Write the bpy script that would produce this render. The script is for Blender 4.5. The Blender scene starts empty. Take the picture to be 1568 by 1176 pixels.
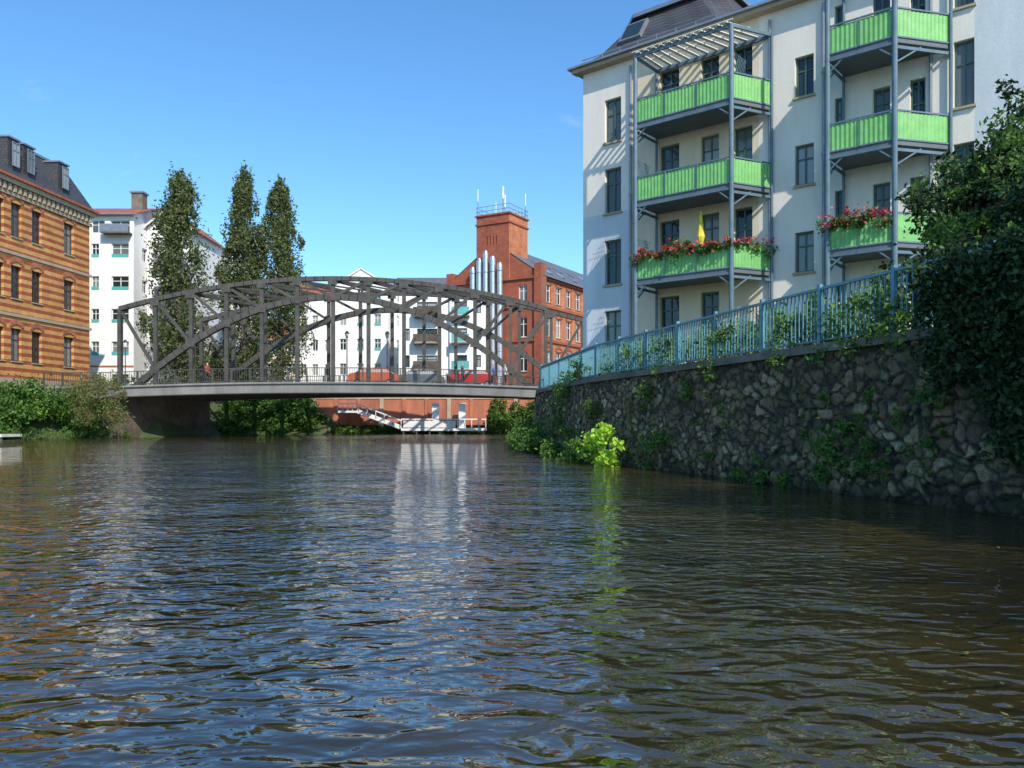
import bpy, math, random
import numpy as np
from mathutils import Vector, noise
random.seed(7)
rng=np.random.default_rng(7)
F=1250.0; H=1.3; CX=784; HY=645
def W(px,py,Y): return Vector(((px-CX)/F*Y, Y, H+(HY-py)/F*Y))
sc=bpy.context.scene
# ---------------------------------------------------------------- materials
def newmat(name):
    m=bpy.data.materials.new(name); m.use_nodes=True
    nt=m.node_tree; b=nt.nodes['Principled BSDF']
    return m,nt,b
def N(nt,t,**k):
    n=nt.nodes.new(t)
    for a,v in k.items():
        if a in n.inputs: n.inputs[a].default_value=v
        else: setattr(n,a,v)
    return n
def ramp(nt,fac,stops):
    r=nt.nodes.new('ShaderNodeValToRGB')
    e=r.color_ramp.elements
    while len(e)<len(stops): e.new(0.5)
    for i,(p,c) in enumerate(stops):
        e[i].position=p; e[i].color=(*c,1) if len(c)==3 else c
    nt.links.new(fac,r.inputs[0]); return r
def mixc(nt,f,a,b,mode='MIX'):
    m=nt.nodes.new('ShaderNodeMix'); m.data_type='RGBA'; m.blend_type=mode
    for s,v in ((m.inputs[0],f),(m.inputs[6],a),(m.inputs[7],b)):
        if hasattr(v,'links'): nt.links.new(v,s)
        elif isinstance(v,(int,float)): s.default_value=v
        else: s.default_value=(*v,1)
    return m.outputs[2]
def math_(nt,op,a,b=None):
    m=nt.nodes.new('ShaderNodeMath'); m.operation=op
    for i,v in enumerate((a,b)):
        if v is None: continue
        if hasattr(v,'links'): nt.links.new(v,m.inputs[i])
        else: m.inputs[i].default_value=v
    return m.outputs[0]
def bump(nt,b,h,dist,strength=1.0):
    bn=nt.nodes.new('ShaderNodeBump'); bn.inputs['Distance'].default_value=dist; bn.inputs['Strength'].default_value=strength
    nt.links.new(h,bn.inputs['Height']); nt.links.new(bn.outputs[0],b.inputs['Normal']); return bn
def coord(nt,scale=(1,1,1),rot=0):
    tc=nt.nodes.new('ShaderNodeTexCoord'); mp=nt.nodes.new('ShaderNodeMapping'); mp.inputs['Scale'].default_value=scale; mp.inputs['Rotation'].default_value=(0,0,rot)
    nt.links.new(tc.outputs['Object'],mp.inputs[0]); return mp.outputs[0]
def noise_(nt,vec,scale,detail=5,rough=.6,dist=0):
    n=N(nt,'ShaderNodeTexNoise'); n.inputs['Scale'].default_value=scale; n.inputs['Detail'].default_value=detail
    n.inputs['Roughness'].default_value=rough; n.inputs['Distortion'].default_value=dist
    nt.links.new(vec,n.inputs['Vector']); return n.outputs['Fac']
def pm(name,c1,c2=None,scale=2.0,rough=.7,bmp=0.0,metal=0,streak=False,spec=None):
    m,nt,b=newmat(name)
    c2=c2 or tuple(x*.8 for x in c1)
    v=coord(nt,(1,1,.25) if streak else (1,1,1))
    f=noise_(nt,v,scale,6,.65)
    r=ramp(nt,f,[(.35,c2),(.65,c1)])
    nt.links.new(r.outputs[0],b.inputs['Base Color'])
    b.inputs['Roughness'].default_value=rough; b.inputs['Metallic'].default_value=metal
    if spec is not None: b.inputs['Specular IOR Level'].default_value=spec
    if bmp: bump(nt,b,noise_(nt,coord(nt),scale*8,4),bmp)
    return m
def wallvec(nt,ang):
    tc=nt.nodes.new('ShaderNodeTexCoord'); s=nt.nodes.new('ShaderNodeSeparateXYZ'); nt.links.new(tc.outputs['Object'],s.inputs[0])
    a=math_(nt,'ADD',math_(nt,'MULTIPLY',s.outputs[0],math.cos(ang)),math_(nt,'MULTIPLY',s.outputs[1],math.sin(ang)))
    c=nt.nodes.new('ShaderNodeCombineXYZ'); nt.links.new(a,c.inputs[0]); nt.links.new(s.outputs[2],c.inputs[1])
    return c.outputs[0],s.outputs[2]
def brickmat(name,c1,c2,mortar,ang,stripe=None,period=.60,size=1.0):
    m,nt,b=newmat(name)
    v,z=wallvec(nt,ang)
    br=nt.nodes.new('ShaderNodeTexBrick'); nt.links.new(v,br.inputs['Vector'])
    br.inputs['Scale'].default_value=1.0; br.inputs['Brick Width'].default_value=.26*size; br.inputs['Row Height'].default_value=.08*size
    br.inputs['Mortar Size'].default_value=.007*size
    br.inputs['Color1'].default_value=(*c1,1); br.inputs['Color2'].default_value=(*c2,1); br.inputs['Mortar'].default_value=(*mortar,1)
    col=br.outputs['Color']
    if stripe:
        fr=math_(nt,'FRACT',math_(nt,'DIVIDE',z,period)); g=math_(nt,'GREATER_THAN',fr,.52)
        sv=ramp(nt,noise_(nt,coord(nt),3,5,.7),[(.35,tuple(x*.7 for x in stripe)),(.65,tuple(x*1.15 for x in stripe))]).outputs[0]
        col=mixc(nt,g,col,sv)
    n=noise_(nt,coord(nt),.8,7,.75)
    r=ramp(nt,n,[(.3,(.58,.55,.53)),(.7,(1.08,1.05,1.0))])
    col=mixc(nt,1.0,col,r.outputs[0],'MULTIPLY')
    nt.links.new(col,b.inputs['Base Color']); b.inputs['Roughness'].default_value=.85
    return m
def plaster(name,c,dirt=.82):
    m,nt,b=newmat(name)
    n1=noise_(nt,coord(nt,(1,1,.25)),1.1,8,.75); n2=noise_(nt,coord(nt),14,4,.6)
    r=ramp(nt,n1,[(.3,tuple(x*dirt for x in c)),(.62,c)])
    r2=ramp(nt,n2,[(.3,(.93,.93,.93)),(.7,(1,1,1))])
    nt.links.new(mixc(nt,1.0,r.outputs[0],r2.outputs[0],'MULTIPLY'),b.inputs['Base Color'])
    b.inputs['Roughness'].default_value=.9; bump(nt,b,n2,.01,.5); return m
def glassmat(name,tint=(.02,.03,.035),light=(.34,.36,.35)):
    m,nt,b=newmat(name)
    g=nt.nodes.new('ShaderNodeNewGeometry')
    r=ramp(nt,g.outputs['Random Per Island'],[(.0,tint),(.45,tint),(.65,tuple(x*.5 for x in light)),(1.0,light)])
    nt.links.new(r.outputs[0],b.inputs['Base Color']); b.inputs['Roughness'].default_value=.06; b.inputs['IOR'].default_value=1.6
    bump(nt,b,noise_(nt,coord(nt),1.2,2),.02)
    return m
def leafmat(name,c1,c2,c3,trans=.35):
    m,nt,b=newmat(name)
    g=nt.nodes.new('ShaderNodeNewGeometry')
    n=noise_(nt,coord(nt),.9,3,.6)
    f=math_(nt,'ADD',math_(nt,'MULTIPLY',g.outputs['Random Per Island'],.55),math_(nt,'MULTIPLY',n,.5))
    r=ramp(nt,f,[(.2,c1),(.5,c2),(.85,c3)])
    nt.links.new(r.outputs[0],b.inputs['Base Color']); b.inputs['Roughness'].default_value=.55; b.inputs['Specular IOR Level'].default_value=.3
    t=nt.nodes.new('ShaderNodeBsdfTranslucent'); nt.links.new(r.outputs[0],t.inputs[0])
    mx=nt.nodes.new('ShaderNodeMixShader'); mx.inputs[0].default_value=trans
    nt.links.new(b.outputs[0],mx.inputs[1]); nt.links.new(t.outputs[0],mx.inputs[2])
    nt.links.new(mx.outputs[0],nt.nodes['Material Output'].inputs[0]); return m
def tilemat(name,c1,c2,row=.3):
    m,nt,b=newmat(name)
    tc=nt.nodes.new('ShaderNodeTexCoord'); s=nt.nodes.new('ShaderNodeSeparateXYZ'); nt.links.new(tc.outputs['Object'],s.inputs[0])
    c=nt.nodes.new('ShaderNodeCombineXYZ'); nt.links.new(math_(nt,'ADD',s.outputs[0],math_(nt,'MULTIPLY',s.outputs[1],.8)),c.inputs[0]); nt.links.new(s.outputs[2],c.inputs[1])
    br=nt.nodes.new('ShaderNodeTexBrick'); nt.links.new(c.outputs[0],br.inputs['Vector']); br.inputs['Scale'].default_value=1
    br.inputs['Brick Width'].default_value=row; br.inputs['Row Height'].default_value=row*.7; br.inputs['Mortar Size'].default_value=.018
    br.inputs['Color1'].default_value=(*c1,1); br.inputs['Color2'].default_value=(*c2,1); br.inputs['Mortar'].default_value=(*[x*.35 for x in c1],1)
    nt.links.new(br.outputs['Color'],b.inputs['Base Color']); b.inputs['Roughness'].default_value=.6; return m

M={}
M['plaster']=plaster('white_plaster',(.84,.77,.68),.86)
M['plaster_b']=plaster('pale_blue_and_shade_plaster',(.62,.67,.70))  # pale blue; also carries the bluish shade of the facade's right end
M['plaster_c']=plaster('cream_plaster',(.80,.66,.48))
M['white']=plaster('bright_white_render',(.86,.85,.83),.9)
M['base']=pm('grey_plinth',(.28,.27,.26),rough=.9)
M['fgreen']=pm('dark_green_frame',(.07,.13,.10),rough=.45)
M['fwhite']=pm('white_frame',(.80,.80,.78),rough=.5)
M['fteal']=pm('teal_frame',(.10,.42,.40),rough=.5)
M['fdark']=pm('dark_frame',(.06,.05,.045),rough=.5)
M['glass']=glassmat('window_glass')
M['slate']=tilemat('slate_roof',(.075,.075,.082),(.05,.05,.056),.3)
M['slate2']=tilemat('grey_roof',(.15,.16,.18),(.12,.13,.15),.4)
M['redtile']=tilemat('red_tile_roof',(.42,.13,.06),(.33,.09,.04),.4)
M['zinc']=pm('zinc',(.30,.33,.36),(.22,.25,.28),rough=.45,metal=.5)
M['steelblue']=pm('blue_grey_painted_steel',(.12,.19,.24),(.08,.14,.18),rough=.5)
M['rail']=pm('blue_green_rail_paint',(.13,.33,.38),(.08,.22,.28),scale=5,rough=.45)
M['panel']=pm('light_green_balcony_panel',(.20,.50,.15),(.14,.39,.11),scale=3,rough=.5)
M['slab']=pm('balcony_slab',(.13,.15,.17),rough=.7)
M['wood']=pm('pergola_slat',(.75,.72,.66),rough=.6)
M['bridge']=pm('weathered_grey_green_steel',(.080,.073,.060),(.040,.037,.031),scale=1.5,rough=.6)
M['deck']=pm('bridge_deck_edge',(.24,.23,.21),(.15,.145,.135),scale=.8,rough=.7,streak=True)
M['asphalt']=pm('asphalt',(.055,.055,.055),rough=.9)
M['concrete']=pm('old_concrete',(.20,.17,.14),(.10,.085,.065),scale=.9,rough=.9,bmp=.03)
M['abut']=pm('dark_brown_abutment_stone',(.15,.11,.08),(.055,.045,.034),scale=.8,rough=.9,bmp=.08)  # mottled dark brown tone
M['metal']=pm('polished_duct_metal',(.66,.68,.70),(.52,.54,.57),rough=.32,metal=.85)
M['bark']=pm('bark',(.13,.11,.085),(.07,.06,.045),scale=3,rough=.95,bmp=.05)
M['leaf_poplar']=leafmat('poplar_leaf',(.06,.085,.03),(.12,.155,.055),(.22,.245,.10),.4)
M['leaf']=leafmat('shrub_leaf',(.04,.09,.015),(.085,.18,.03),(.17,.30,.06),.4)
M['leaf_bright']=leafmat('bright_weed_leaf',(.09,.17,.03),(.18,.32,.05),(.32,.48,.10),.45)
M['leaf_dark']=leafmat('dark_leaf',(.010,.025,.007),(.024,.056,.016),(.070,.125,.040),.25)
M['leaf_lime']=leafmat('sunlit_lime_leaf',(.28,.48,.03),(.46,.72,.07),(.62,.86,.12),.45)  # lime green, with sunlight put into the leaf colour
M['leaf_dry']=leafmat('dry_grass',(.09,.10,.03),(.17,.17,.06),(.28,.26,.10))
M['flower']=leafmat('red_flower',(.40,.02,.03),(.60,.05,.07),(.70,.25,.28))
M['lily']=pm('yellow_canvas',(.85,.65,.05),rough=.7)
a_b=math.atan2(1,.08)
M['ybrick']=brickmat('yellow_red_banded_brick',(.78,.44,.12),(.66,.34,.095),(.40,.26,.16),a_b,stripe=(.43,.105,.042))
M['rbrick']=brickmat('red_brick_gable',(.46,.115,.055),(.36,.085,.045),(.24,.13,.09),math.radians(150),size=1.6)
M['rbrick2']=brickmat('sunlit_orange_brick_side',(.66,.22,.095),(.56,.165,.072),(.34,.2,.13),math.radians(60),size=1.6)  # sunlight on the right-hand faces put into a brighter brick colour
M['redwall']=pm('red_painted_wall',(.48,.16,.085),(.28,.10,.06),scale=.9,rough=.85,streak=True)
M['sand']=pm('sandstone_trim',(.45,.36,.25),rough=.85)
gm,nt,b=newmat('grass_and_soil')
r=ramp(nt,noise_(nt,coord(nt),.35,8,.7),[(.3,(.035,.045,.016)),(.5,(.05,.075,.022)),(.7,(.11,.095,.06))])
nt.links.new(r.outputs[0],b.inputs['Base Color']); b.inputs['Roughness'].default_value=.95; bump(nt,b,noise_(nt,coord(nt),3,6),.1); M['ground']=gm
# quay stone
qm,nt,b=newmat('rubble_stone_masonry')
at=nt.nodes.new('ShaderNodeAttribute'); at.attribute_name='stone'
sep=nt.nodes.new('ShaderNodeSeparateColor'); nt.links.new(at.outputs['Color'],sep.inputs[0])
base=ramp(nt,sep.outputs[0],[(.0,(.105,.078,.050)),(.25,(.25,.190,.120)),(.5,(.37,.28,.175)),(.72,(.22,.152,.083)),(.88,(.45,.35,.23)),(1.,(.58,.48,.34))])
nz=noise_(nt,coord(nt),11,7,.75)
col=mixc(nt,1.0,base.outputs[0],ramp(nt,nz,[(.3,(.28,.28,.28)),(.7,(1.4,1.36,1.28))]).outputs[0],'MULTIPLY')
big=noise_(nt,coord(nt),.7,4,.7)
col=mixc(nt,1.0,col,ramp(nt,big,[(.35,(.45,.43,.38)),(.65,(1.15,1.1,1.0))]).outputs[0],'MULTIPLY')
mort=ramp(nt,sep.outputs[1],[(.04,(1,1,1)),(.26,(0,0,0))])
col=mixc(nt,mort.outputs[0],col,(.030,.026,.02))
mossn=noise_(nt,coord(nt),1.5,8,.8)
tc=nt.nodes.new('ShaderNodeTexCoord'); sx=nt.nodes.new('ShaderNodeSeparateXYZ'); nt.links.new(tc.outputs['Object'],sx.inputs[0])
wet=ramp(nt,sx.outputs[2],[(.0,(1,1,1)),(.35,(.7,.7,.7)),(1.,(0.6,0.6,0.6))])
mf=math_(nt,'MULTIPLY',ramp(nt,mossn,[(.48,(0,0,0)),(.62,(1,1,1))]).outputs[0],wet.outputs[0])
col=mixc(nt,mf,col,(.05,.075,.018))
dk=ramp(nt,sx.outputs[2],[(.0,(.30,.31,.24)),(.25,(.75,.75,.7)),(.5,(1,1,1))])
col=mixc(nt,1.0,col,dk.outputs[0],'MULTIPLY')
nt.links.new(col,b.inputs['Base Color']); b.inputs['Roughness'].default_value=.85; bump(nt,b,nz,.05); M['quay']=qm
# water
wm,nt,b=newmat('river_water')
b.inputs['Roughness'].default_value=.015; b.inputs['IOR'].default_value=2.05
murk=noise_(nt,coord(nt),.25,4,.6)
nt.links.new(ramp(nt,murk,[(.35,(.014,.014,.007)),(.65,(.052,.040,.012))]).outputs[0],b.inputs['Base Color'])
va=coord(nt,(.8,1.2,1),.25); vb=coord(nt,(.8,1.25,1),-.35)
def ridge(n): return math_(nt,'SUBTRACT',1.0,math_(nt,'ABSOLUTE',math_(nt,'SUBTRACT',math_(nt,'MULTIPLY',n,2.0),1.0)))
h1=noise_(nt,va,.6,1,.4,.4); h2=ridge(noise_(nt,vb,1.6,1,.5,.6)); h3=noise_(nt,va,3.9,1,.45,.9); h4=noise_(nt,vb,11,1,.4,.5)
patch=ramp(nt,noise_(nt,coord(nt),.14,3,.6),[(.35,(.45,.45,.45)),(.62,(1,1,1))]).outputs[0]
hh=math_(nt,'ADD',math_(nt,'MULTIPLY',h3,.068),math_(nt,'MULTIPLY',h4,.013))
h=math_(nt,'ADD',math_(nt,'ADD',math_(nt,'MULTIPLY',h1,.12),math_(nt,'MULTIPLY',h2,.026)),math_(nt,'MULTIPLY',hh,patch))
bump(nt,b,h,1.0); M['water']=wm

# ---------------------------------------------------------------- mesh builder
class MB:
    def __init__(s): s.v=[];s.f=[];s.m=[];s.mats=[]
    def mi(s,k):
        if k not in s.mats: s.mats.append(k)
        return s.mats.index(k)
    def face(s,pts,mat):
        i=len(s.v); s.v+= [tuple(p) for p in pts]; s.f.append(tuple(range(i,i+len(pts)))); s.m.append(s.mi(mat))
    def obox(s,o,a,b,c,mat):
        o=Vector(o);a=Vector(a);b=Vector(b);c=Vector(c); i=len(s.v)
        P=[o,o+a,o+a+b,o+b,o+c,o+a+c,o+a+b+c,o+b+c]; s.v+=[tuple(p) for p in P]
        for q in ((0,3,2,1),(4,5,6,7),(0,1,5,4),(1,2,6,5),(2,3,7,6),(3,0,4,7)):
            s.f.append(tuple(i+k for k in q)); s.m.append(s.mi(mat))
    def beam(s,p0,p1,w,h,mat):
        p0=Vector(p0);p1=Vector(p1); d=(p1-p0)
        up=Vector((0,0,1)) if abs(d.normalized().z)<.98 else Vector((0,1,0))
        x=d.cross(up).normalized()*w; y=x.cross(d).normalized()*h
        s.obox(p0-x/2-y/2,d,x,y,mat)
    def cyl(s,p0,p1,r0,r1,mat,n=8,cap=True):
        p0=Vector(p0);p1=Vector(p1);d=(p1-p0).normalized()
        a=d.orthogonal().normalized(); b=d.cross(a); i=len(s.v)
        for p,r in ((p0,r0),(p1,r1)):
            for k in range(n):
                t=2*math.pi*k/n; s.v.append(tuple(p+(a*math.cos(t)+b*math.sin(t))*r))
        for k in range(n):
            s.f.append((i+k,i+(k+1)%n,i+n+(k+1)%n,i+n+k)); s.m.append(s.mi(mat))
        if cap:
            s.f.append(tuple(i+k for k in range(n))[::-1]); s.m.append(s.mi(mat)); s.f.append(tuple(i+n+k for k in range(n))); s.m.append(s.mi(mat))
    def prism(s,poly,z0,z1,mat):
        n=len(poly); i=len(s.v)
        s.v+=[(p[0],p[1],z0) for p in poly]+[(p[0],p[1],z1) for p in poly]
        s.f.append(tuple(range(i,i+n))[::-1]); s.f.append(tuple(range(i+n,i+2*n))); s.m+=[s.mi(mat)]*2
        for k in range(n): s.f.append((i+k,i+(k+1)%n,i+n+(k+1)%n,i+n+k)); s.m.append(s.mi(mat))
    def obj(s,name,parent=None,smooth=False):
        me=bpy.data.meshes.new(name); me.from_pydata(s.v,[],s.f)
        for k in s.mats: me.materials.append(M[k])
        me.polygons.foreach_set('material_index',s.m)
        if smooth: me.polygons.foreach_set('use_smooth',[True]*len(s.f))
        me.update(); o=bpy.data.objects.new(name,me); sc.collection.objects.link(o)
        if parent: o.parent=parent
        return o
def empty(name):
    o=bpy.data.objects.new(name,None); sc.collection.objects.link(o); return o
Z=Vector((0,0,1))
def window(win,o,u,n,a,b,c,d,depth,fm,gl='glass',style=2,fw=.07):
    q=lambda s,z,dd: o+u*s+Z*z-n*dd
    win.face([q(a,c,depth),q(b,c,depth),q(b,d,depth),q(a,d,depth)],gl)
    t=.05
    def bar(s0,s1,z0,z1,th): win.obox(q(s0,z0,depth-.003),u*(s1-s0),Z*(z1-z0),n*th,fm)
    bar(a,a+fw,c,d,t); bar(b-fw,b,c,d,t); bar(a+fw,b-fw,c,c+fw,t); bar(a+fw,b-fw,d-fw,d,t)
    m=(a+b)/2
    if style>=2: bar(m-fw*.45,m+fw*.45,c+fw,d-fw,t-.008)
    if style>=2: zt=c+(d-c)*.66; bar(a+fw,m-fw*.45,zt-fw*.4,zt+fw*.4,t-.014); bar(m+fw*.45,b-fw,zt-fw*.4,zt+fw*.4,t-.014)
def wall(wal,win,o,u,n,s0,s1,z0,z1,rects,mat,depth=.18,fm='fwhite',gl='glass',style=2,sill='sand',fw=.07,matf=None,top=None):
    S=sorted({s0,s1,*[r[0] for r in rects],*[r[1] for r in rects]}); Zs=sorted({z0,z1,*[r[2] for r in rects],*[r[3] for r in rects]})
    S=[x for x in S if s0-1e-6<=x<=s1+1e-6]; q=lambda s,z,dd=0: o+u*s+Z*z-n*dd
    for i in range(len(S)-1):
        for j in range(len(Zs)-1):
            cs=(S[i]+S[i+1])/2; cz=(Zs[j]+Zs[j+1])/2
            if any(r[0]<cs<r[1] and r[2]<cz<r[3] for r in rects): continue
            wal.face([q(S[i],Zs[j]),q(S[i+1],Zs[j]),q(S[i+1],Zs[j+1]),q(S[i],Zs[j+1])],matf(cs,cz) if matf else mat)
    for r in rects:
        a,b,c,d=r[:4]; rm=matf((a+b)/2,c) if matf else mat
        wal.face([q(a,c),q(a,d),q(a,d,depth),q(a,c,depth)],rm); wal.face([q(b,c),q(b,c,depth),q(b,d,depth),q(b,d)],rm)
        wal.face([q(a,d),q(b,d),q(b,d,depth),q(a,d,depth)],rm); wal.face([q(a,c),q(a,c,depth),q(b,c,depth),q(b,c)],rm)
        window(win,o,u,n,a,b,c,d,depth,fm,gl,style,fw)
        if sill: win.obox(q(a-.06,c-.09,-.003),u*(b-a+.12),Z*.08,n*.09,sill)

# ---------------------------------------------------------------- leaves
def leafmesh(name,clumps,size,matkey,parent=None,sub=14,sig=.22,asp=.55,up=0.0,flat=False):
    P=[]
    for c,r,n in clumps:
        k=max(3,int(sub)); d=rng.normal(size=(k,3)); d/=np.linalg.norm(d,axis=1)[:,None]
        rad=rng.uniform(.35,1.0,size=(k,1))**.6
        cen=d*rad; w=rng.uniform(.5,1.3,size=(k,1))
        idx=rng.integers(0,k,size=n)
        p=cen[idx]+rng.normal(size=(n,3))*sig*w[idx]
        P.append(np.array(c)[None,:]+p*np.array(r)[None,:])
    P=np.concatenate(P); n=len(P)
    a=rng.normal(size=(n,3)); a[:,2]+=up
    if flat: a[:,2]*=.05; P[:,2]=.022
    a/=np.linalg.norm(a,axis=1)[:,None]
    b=np.cross(a,np.tile([0,0,1.],(n,1)) if flat else rng.normal(size=(n,3))); b/=np.linalg.norm(b,axis=1)[:,None]
    s=size*rng.uniform(.6,1.35,size=(n,1))
    V=np.empty((n,4,3)); V[:,0]=P-a*s; V[:,2]=P+a*s; V[:,1]=P+b*s*asp-a*s*.15; V[:,3]=P-b*s*asp-a*s*.15
    me=bpy.data.meshes.new(name); me.vertices.add(4*n); me.vertices.foreach_set('co',V.reshape(-1).astype(np.float32))
    me.loops.add(4*n); me.loops.foreach_set('vertex_index',np.arange(4*n,dtype=np.int32))
    me.polygons.add(n); me.polygons.foreach_set('loop_start',np.arange(0,4*n,4,dtype=np.int32)); me.polygons.foreach_set('loop_total',np.full(n,4,dtype=np.int32))
    me.materials.append(M[matkey]); me.update(calc_edges=True); me.validate()
    o=bpy.data.objects.new(name,me); sc.collection.objects.link(o)
    if parent: o.parent=parent
    return o

# ================================================================ SETTING
g=MB()
Ff=[(-300,30),(-60,54),(-37,58),(-32,64),(-28,66.5),(-27,77),(-15,84),(8,85.5),(40,89),(300,115)]
Gg=[(-300,36),(-60,57),(-38,61.0),(-34.5,66),(-30.5,69),(-29.5,79),(-16,86.2),(8,87.6),(40,91),(300,118)]
Oo=[(-1500,36),(-1500,200),(-1500,500),(-1500,900),(-1200,1500),(-600,1500),(-100,1500),(300,1500),(800,1500),(1500,1500)]
for i in range(len(Ff)-1):
    g.face([(*Ff[i],-.6),(*Ff[i+1],-.6),(*Gg[i+1],3.0),(*Gg[i],3.0)],'ground')
    g.face([(*Gg[i],3.0),(*Gg[i+1],3.0),(*Oo[i+1],3.0),(*Oo[i],3.0)],'ground')
Q=[(18.1,-30),(2.70,27.4),(1.25,38),(1.9,64),(5,73),(40,76),(300,100)]
R=[(1500,-30),(1500,0),(1500,20),(1500,40),(1500,60),(1500,75),(1500,100)]
for i in range(len(Q)-1):
    g.face([(*Q[i],2.68),(*R[i],2.68),(*R[i+1],2.68),(*Q[i+1],2.68)],'ground')
for i in range(3,len(Q)-1): g.face([(*Q[i],-.6),(*Q[i+1],-.6),(*Q[i+1],2.68),(*Q[i],2.68)],'concrete')
g.obj('ground')
w=MB(); w.face([(-700,-500,0),(700,-500,0),(700,130,0),(-700,130,0)],'water'); w.obj('water')

def quay(name,pts,step):
    V=[];Fc=[];C=[]; cols=[]
    for (a,b) in zip(pts[:-1],pts[1:]):
        a=Vector((*a,0));b=Vector((*b,0)); L=(b-a).length; k=int(L/step); d=(b-a)/L; n=Vector((d.y,-d.x,0))
        if n.x>0: n=-n
        for i in range(k+(1 if b.x==pts[-1][0] else 0)): cols.append((a+d*(L*i/k),n))
    zs=np.arange(-.25,2.62,step)
    for p,n in cols:
        for z in zs:
            q=p+Z*float(z); s=Vector((q.x*.9,q.y*.9,q.z*1.35))*3.7
            s=s+noise.noise_vector(q*2.2)*.6+noise.noise_vector(q*7)*.22
            dd,pp=noise.voronoi(s)[:2]
            e=dd[1]-dd[0]; rnd=(math.sin(pp[0].x*12.9898+pp[0].y*78.233+pp[0].z*37.7)*43758.5453)%1.0
            hgt=min(1,e*2.6)**.5*.06+(rnd-.5)*.07+noise.noise(q*9)*.03+noise.noise(q*.8)*.06
            batter=(2.7-z)*.06
            V.append(tuple(q+n*(hgt+batter))); C.append((rnd,min(1,e),0,1))
    nz=len(zs)
    for i in range(len(cols)-1):
        for j in range(nz-1): Fc.append((i*nz+j,i*nz+j+1,(i+1)*nz+j+1,(i+1)*nz+j))
    me=bpy.data.meshes.new(name); me.from_pydata(V,[],Fc); at=me.color_attributes.new('stone','FLOAT_COLOR','POINT')
    at.data.foreach_set('color',np.array(C,dtype=np.float32).reshape(-1)); me.materials.append(M['quay']); me.update()
    o=bpy.data.objects.new(name,me); sc.collection.objects.link(o); return o
qw=empty('stone_quay_wall')
def ql(Y): return (10.04-.268*Y,Y)
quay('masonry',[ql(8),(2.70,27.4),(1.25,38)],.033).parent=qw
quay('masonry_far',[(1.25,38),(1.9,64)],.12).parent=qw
cp=MB()
def strip(mb,pts,off0,off1,z0,z1,mat):
    for a,b in zip(pts[:-1],pts[1:]):
        a=Vector((*a,0));b=Vector((*b,0)); d=(b-a).normalized(); n=Vector((d.y,-d.x,0)); n=n if n.x<0 else -n
        mb.obox(a+n*off0+Z*z0,b-a,n*(off1-off0),Z*(z1-z0),mat)
strip(cp,[ql(-30),(2.70,27.4),(1.25,38),(1.9,64)],-.35,.14,2.60,2.76,'concrete')
cp.face([(*ql(-30),-.6),(*ql(8),-.6),(*ql(8),2.68),(*ql(-30),2.68)],'concrete'); cp.obj('coping',qw)
rl=MB()
def railing(mb,a,b,z0,h,mat,sp=.13,post=1.95,bw=.022,rails=True):
    a=Vector((*a,0));b=Vector((*b,0)); L=(b-a).length; d=(b-a)/L; n=Vector((d.y,-d.x,0))
    k=max(1,round(L/post))
    for i in range(k+1):
        p=a+d*(L*i/k); mb.obox(p-d*.04-n*.04+Z*z0,d*.08,n*.08,Z*(h+.06),mat)
    k=int(L/sp)
    for i in range(k):
        p=a+d*(L*(i+.5)/k); mb.obox(p-d*bw/2-n*.012+Z*(z0+.12),d*bw,n*.024,Z*(h-.17),mat)
    mb.beam(a+Z*(z0+.1),b+Z*(z0+.1),.05,.03,mat); mb.beam(a+Z*(z0+h-.03),b+Z*(z0+h-.03),.06,.05,mat)
off=lambda p:(p[0]+.12,p[1]+.03)
railing(rl,off(ql(6)),off((2.70,27.4)),2.76,1.12,'rail'); railing(rl,off((2.70,27.4)),off((1.25,38)),2.76,1.12,'rail'); railing(rl,off((1.25,38)),off((1.9,62)),2.76,1.12,'rail')
rl.obj('quay_railing')

# ---------------------------------------------------------------- balcony apartment building
ap=empty('apartment_building')
u=Vector((.766,-.643,0)).normalized(); n=Vector((-.643,-.766,0)).normalized()
Kf=46.99; Kb=44.2
def ptK(px,K): k=(px-CX)/F; Y=K/(k+1.19); return Vector((k*Y,Y,0))
C0=ptK(893,Kf)
def sF(px): return (ptK(px,Kf)-C0).dot(u)
def sB(px): return (ptK(px,Kb)-C0).dot(u)
DB=(ptK(1100,Kb)-C0).dot(n)
P=lambda s,d,z: C0+u*s+n*d+Z*z
wal=MB();win=MB();rects=[]
for c,d in ((13.55,15.45),(10.45,12.4),(7.3,9.25),(4.2,6.15)): rects.append((sF(926),sF(951),c,d))
slabs1=[13.3,10.15,7.0]; slabs2=[13.85,10.5,7.15]
for z in slabs1+[3.85]:
    for a,b in ((1010,1040),(1073,1101)): rects.append((sF(a),sF(b),z+.95,z+2.65))
    if z>4: rects.append((sF(1124),sF(1152),z+.12,z+2.65))
for c,d in ((13.4,14.9),(10.1,11.6),(6.85,8.35),(3.7,5.2)): rects.append((sF(1217),sF(1246),c,d))
for z in slabs2+[3.8]:
    for a,b in ((1278,1294),(1336,1363)): rects.append((sF(a),sF(b),z+.9,z+2.5))
    rects.append((sF(1393),sF(1417),z+.1,z+2.5))
for c,d in ((11.7,13.9),(8.4,10.5),(5.0,7.1),(15,16.4)): rects.append((sF(1460),sF(1492),c,d))
for c,d in ((11.7,13.9),(8.4,10.5),(5.0,7.1)): rects.append((sF(1600),sF(1640),c,d))
sL,sR1,sR2,sM1,sM2=sF(967),sF(1162),sF(1180),sF(1268),sF(1424); send=sF(1900)
def mf(s,z):
    if z<3.3: return 'base'
    if s<sL: return 'plaster_b' if z<10.4 else 'plaster'
    if s<sR1: return 'plaster_c'
    if s>sF(1520): return 'plaster_b'  # shade on the right end put into the plaster colour
    return 'plaster'
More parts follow.
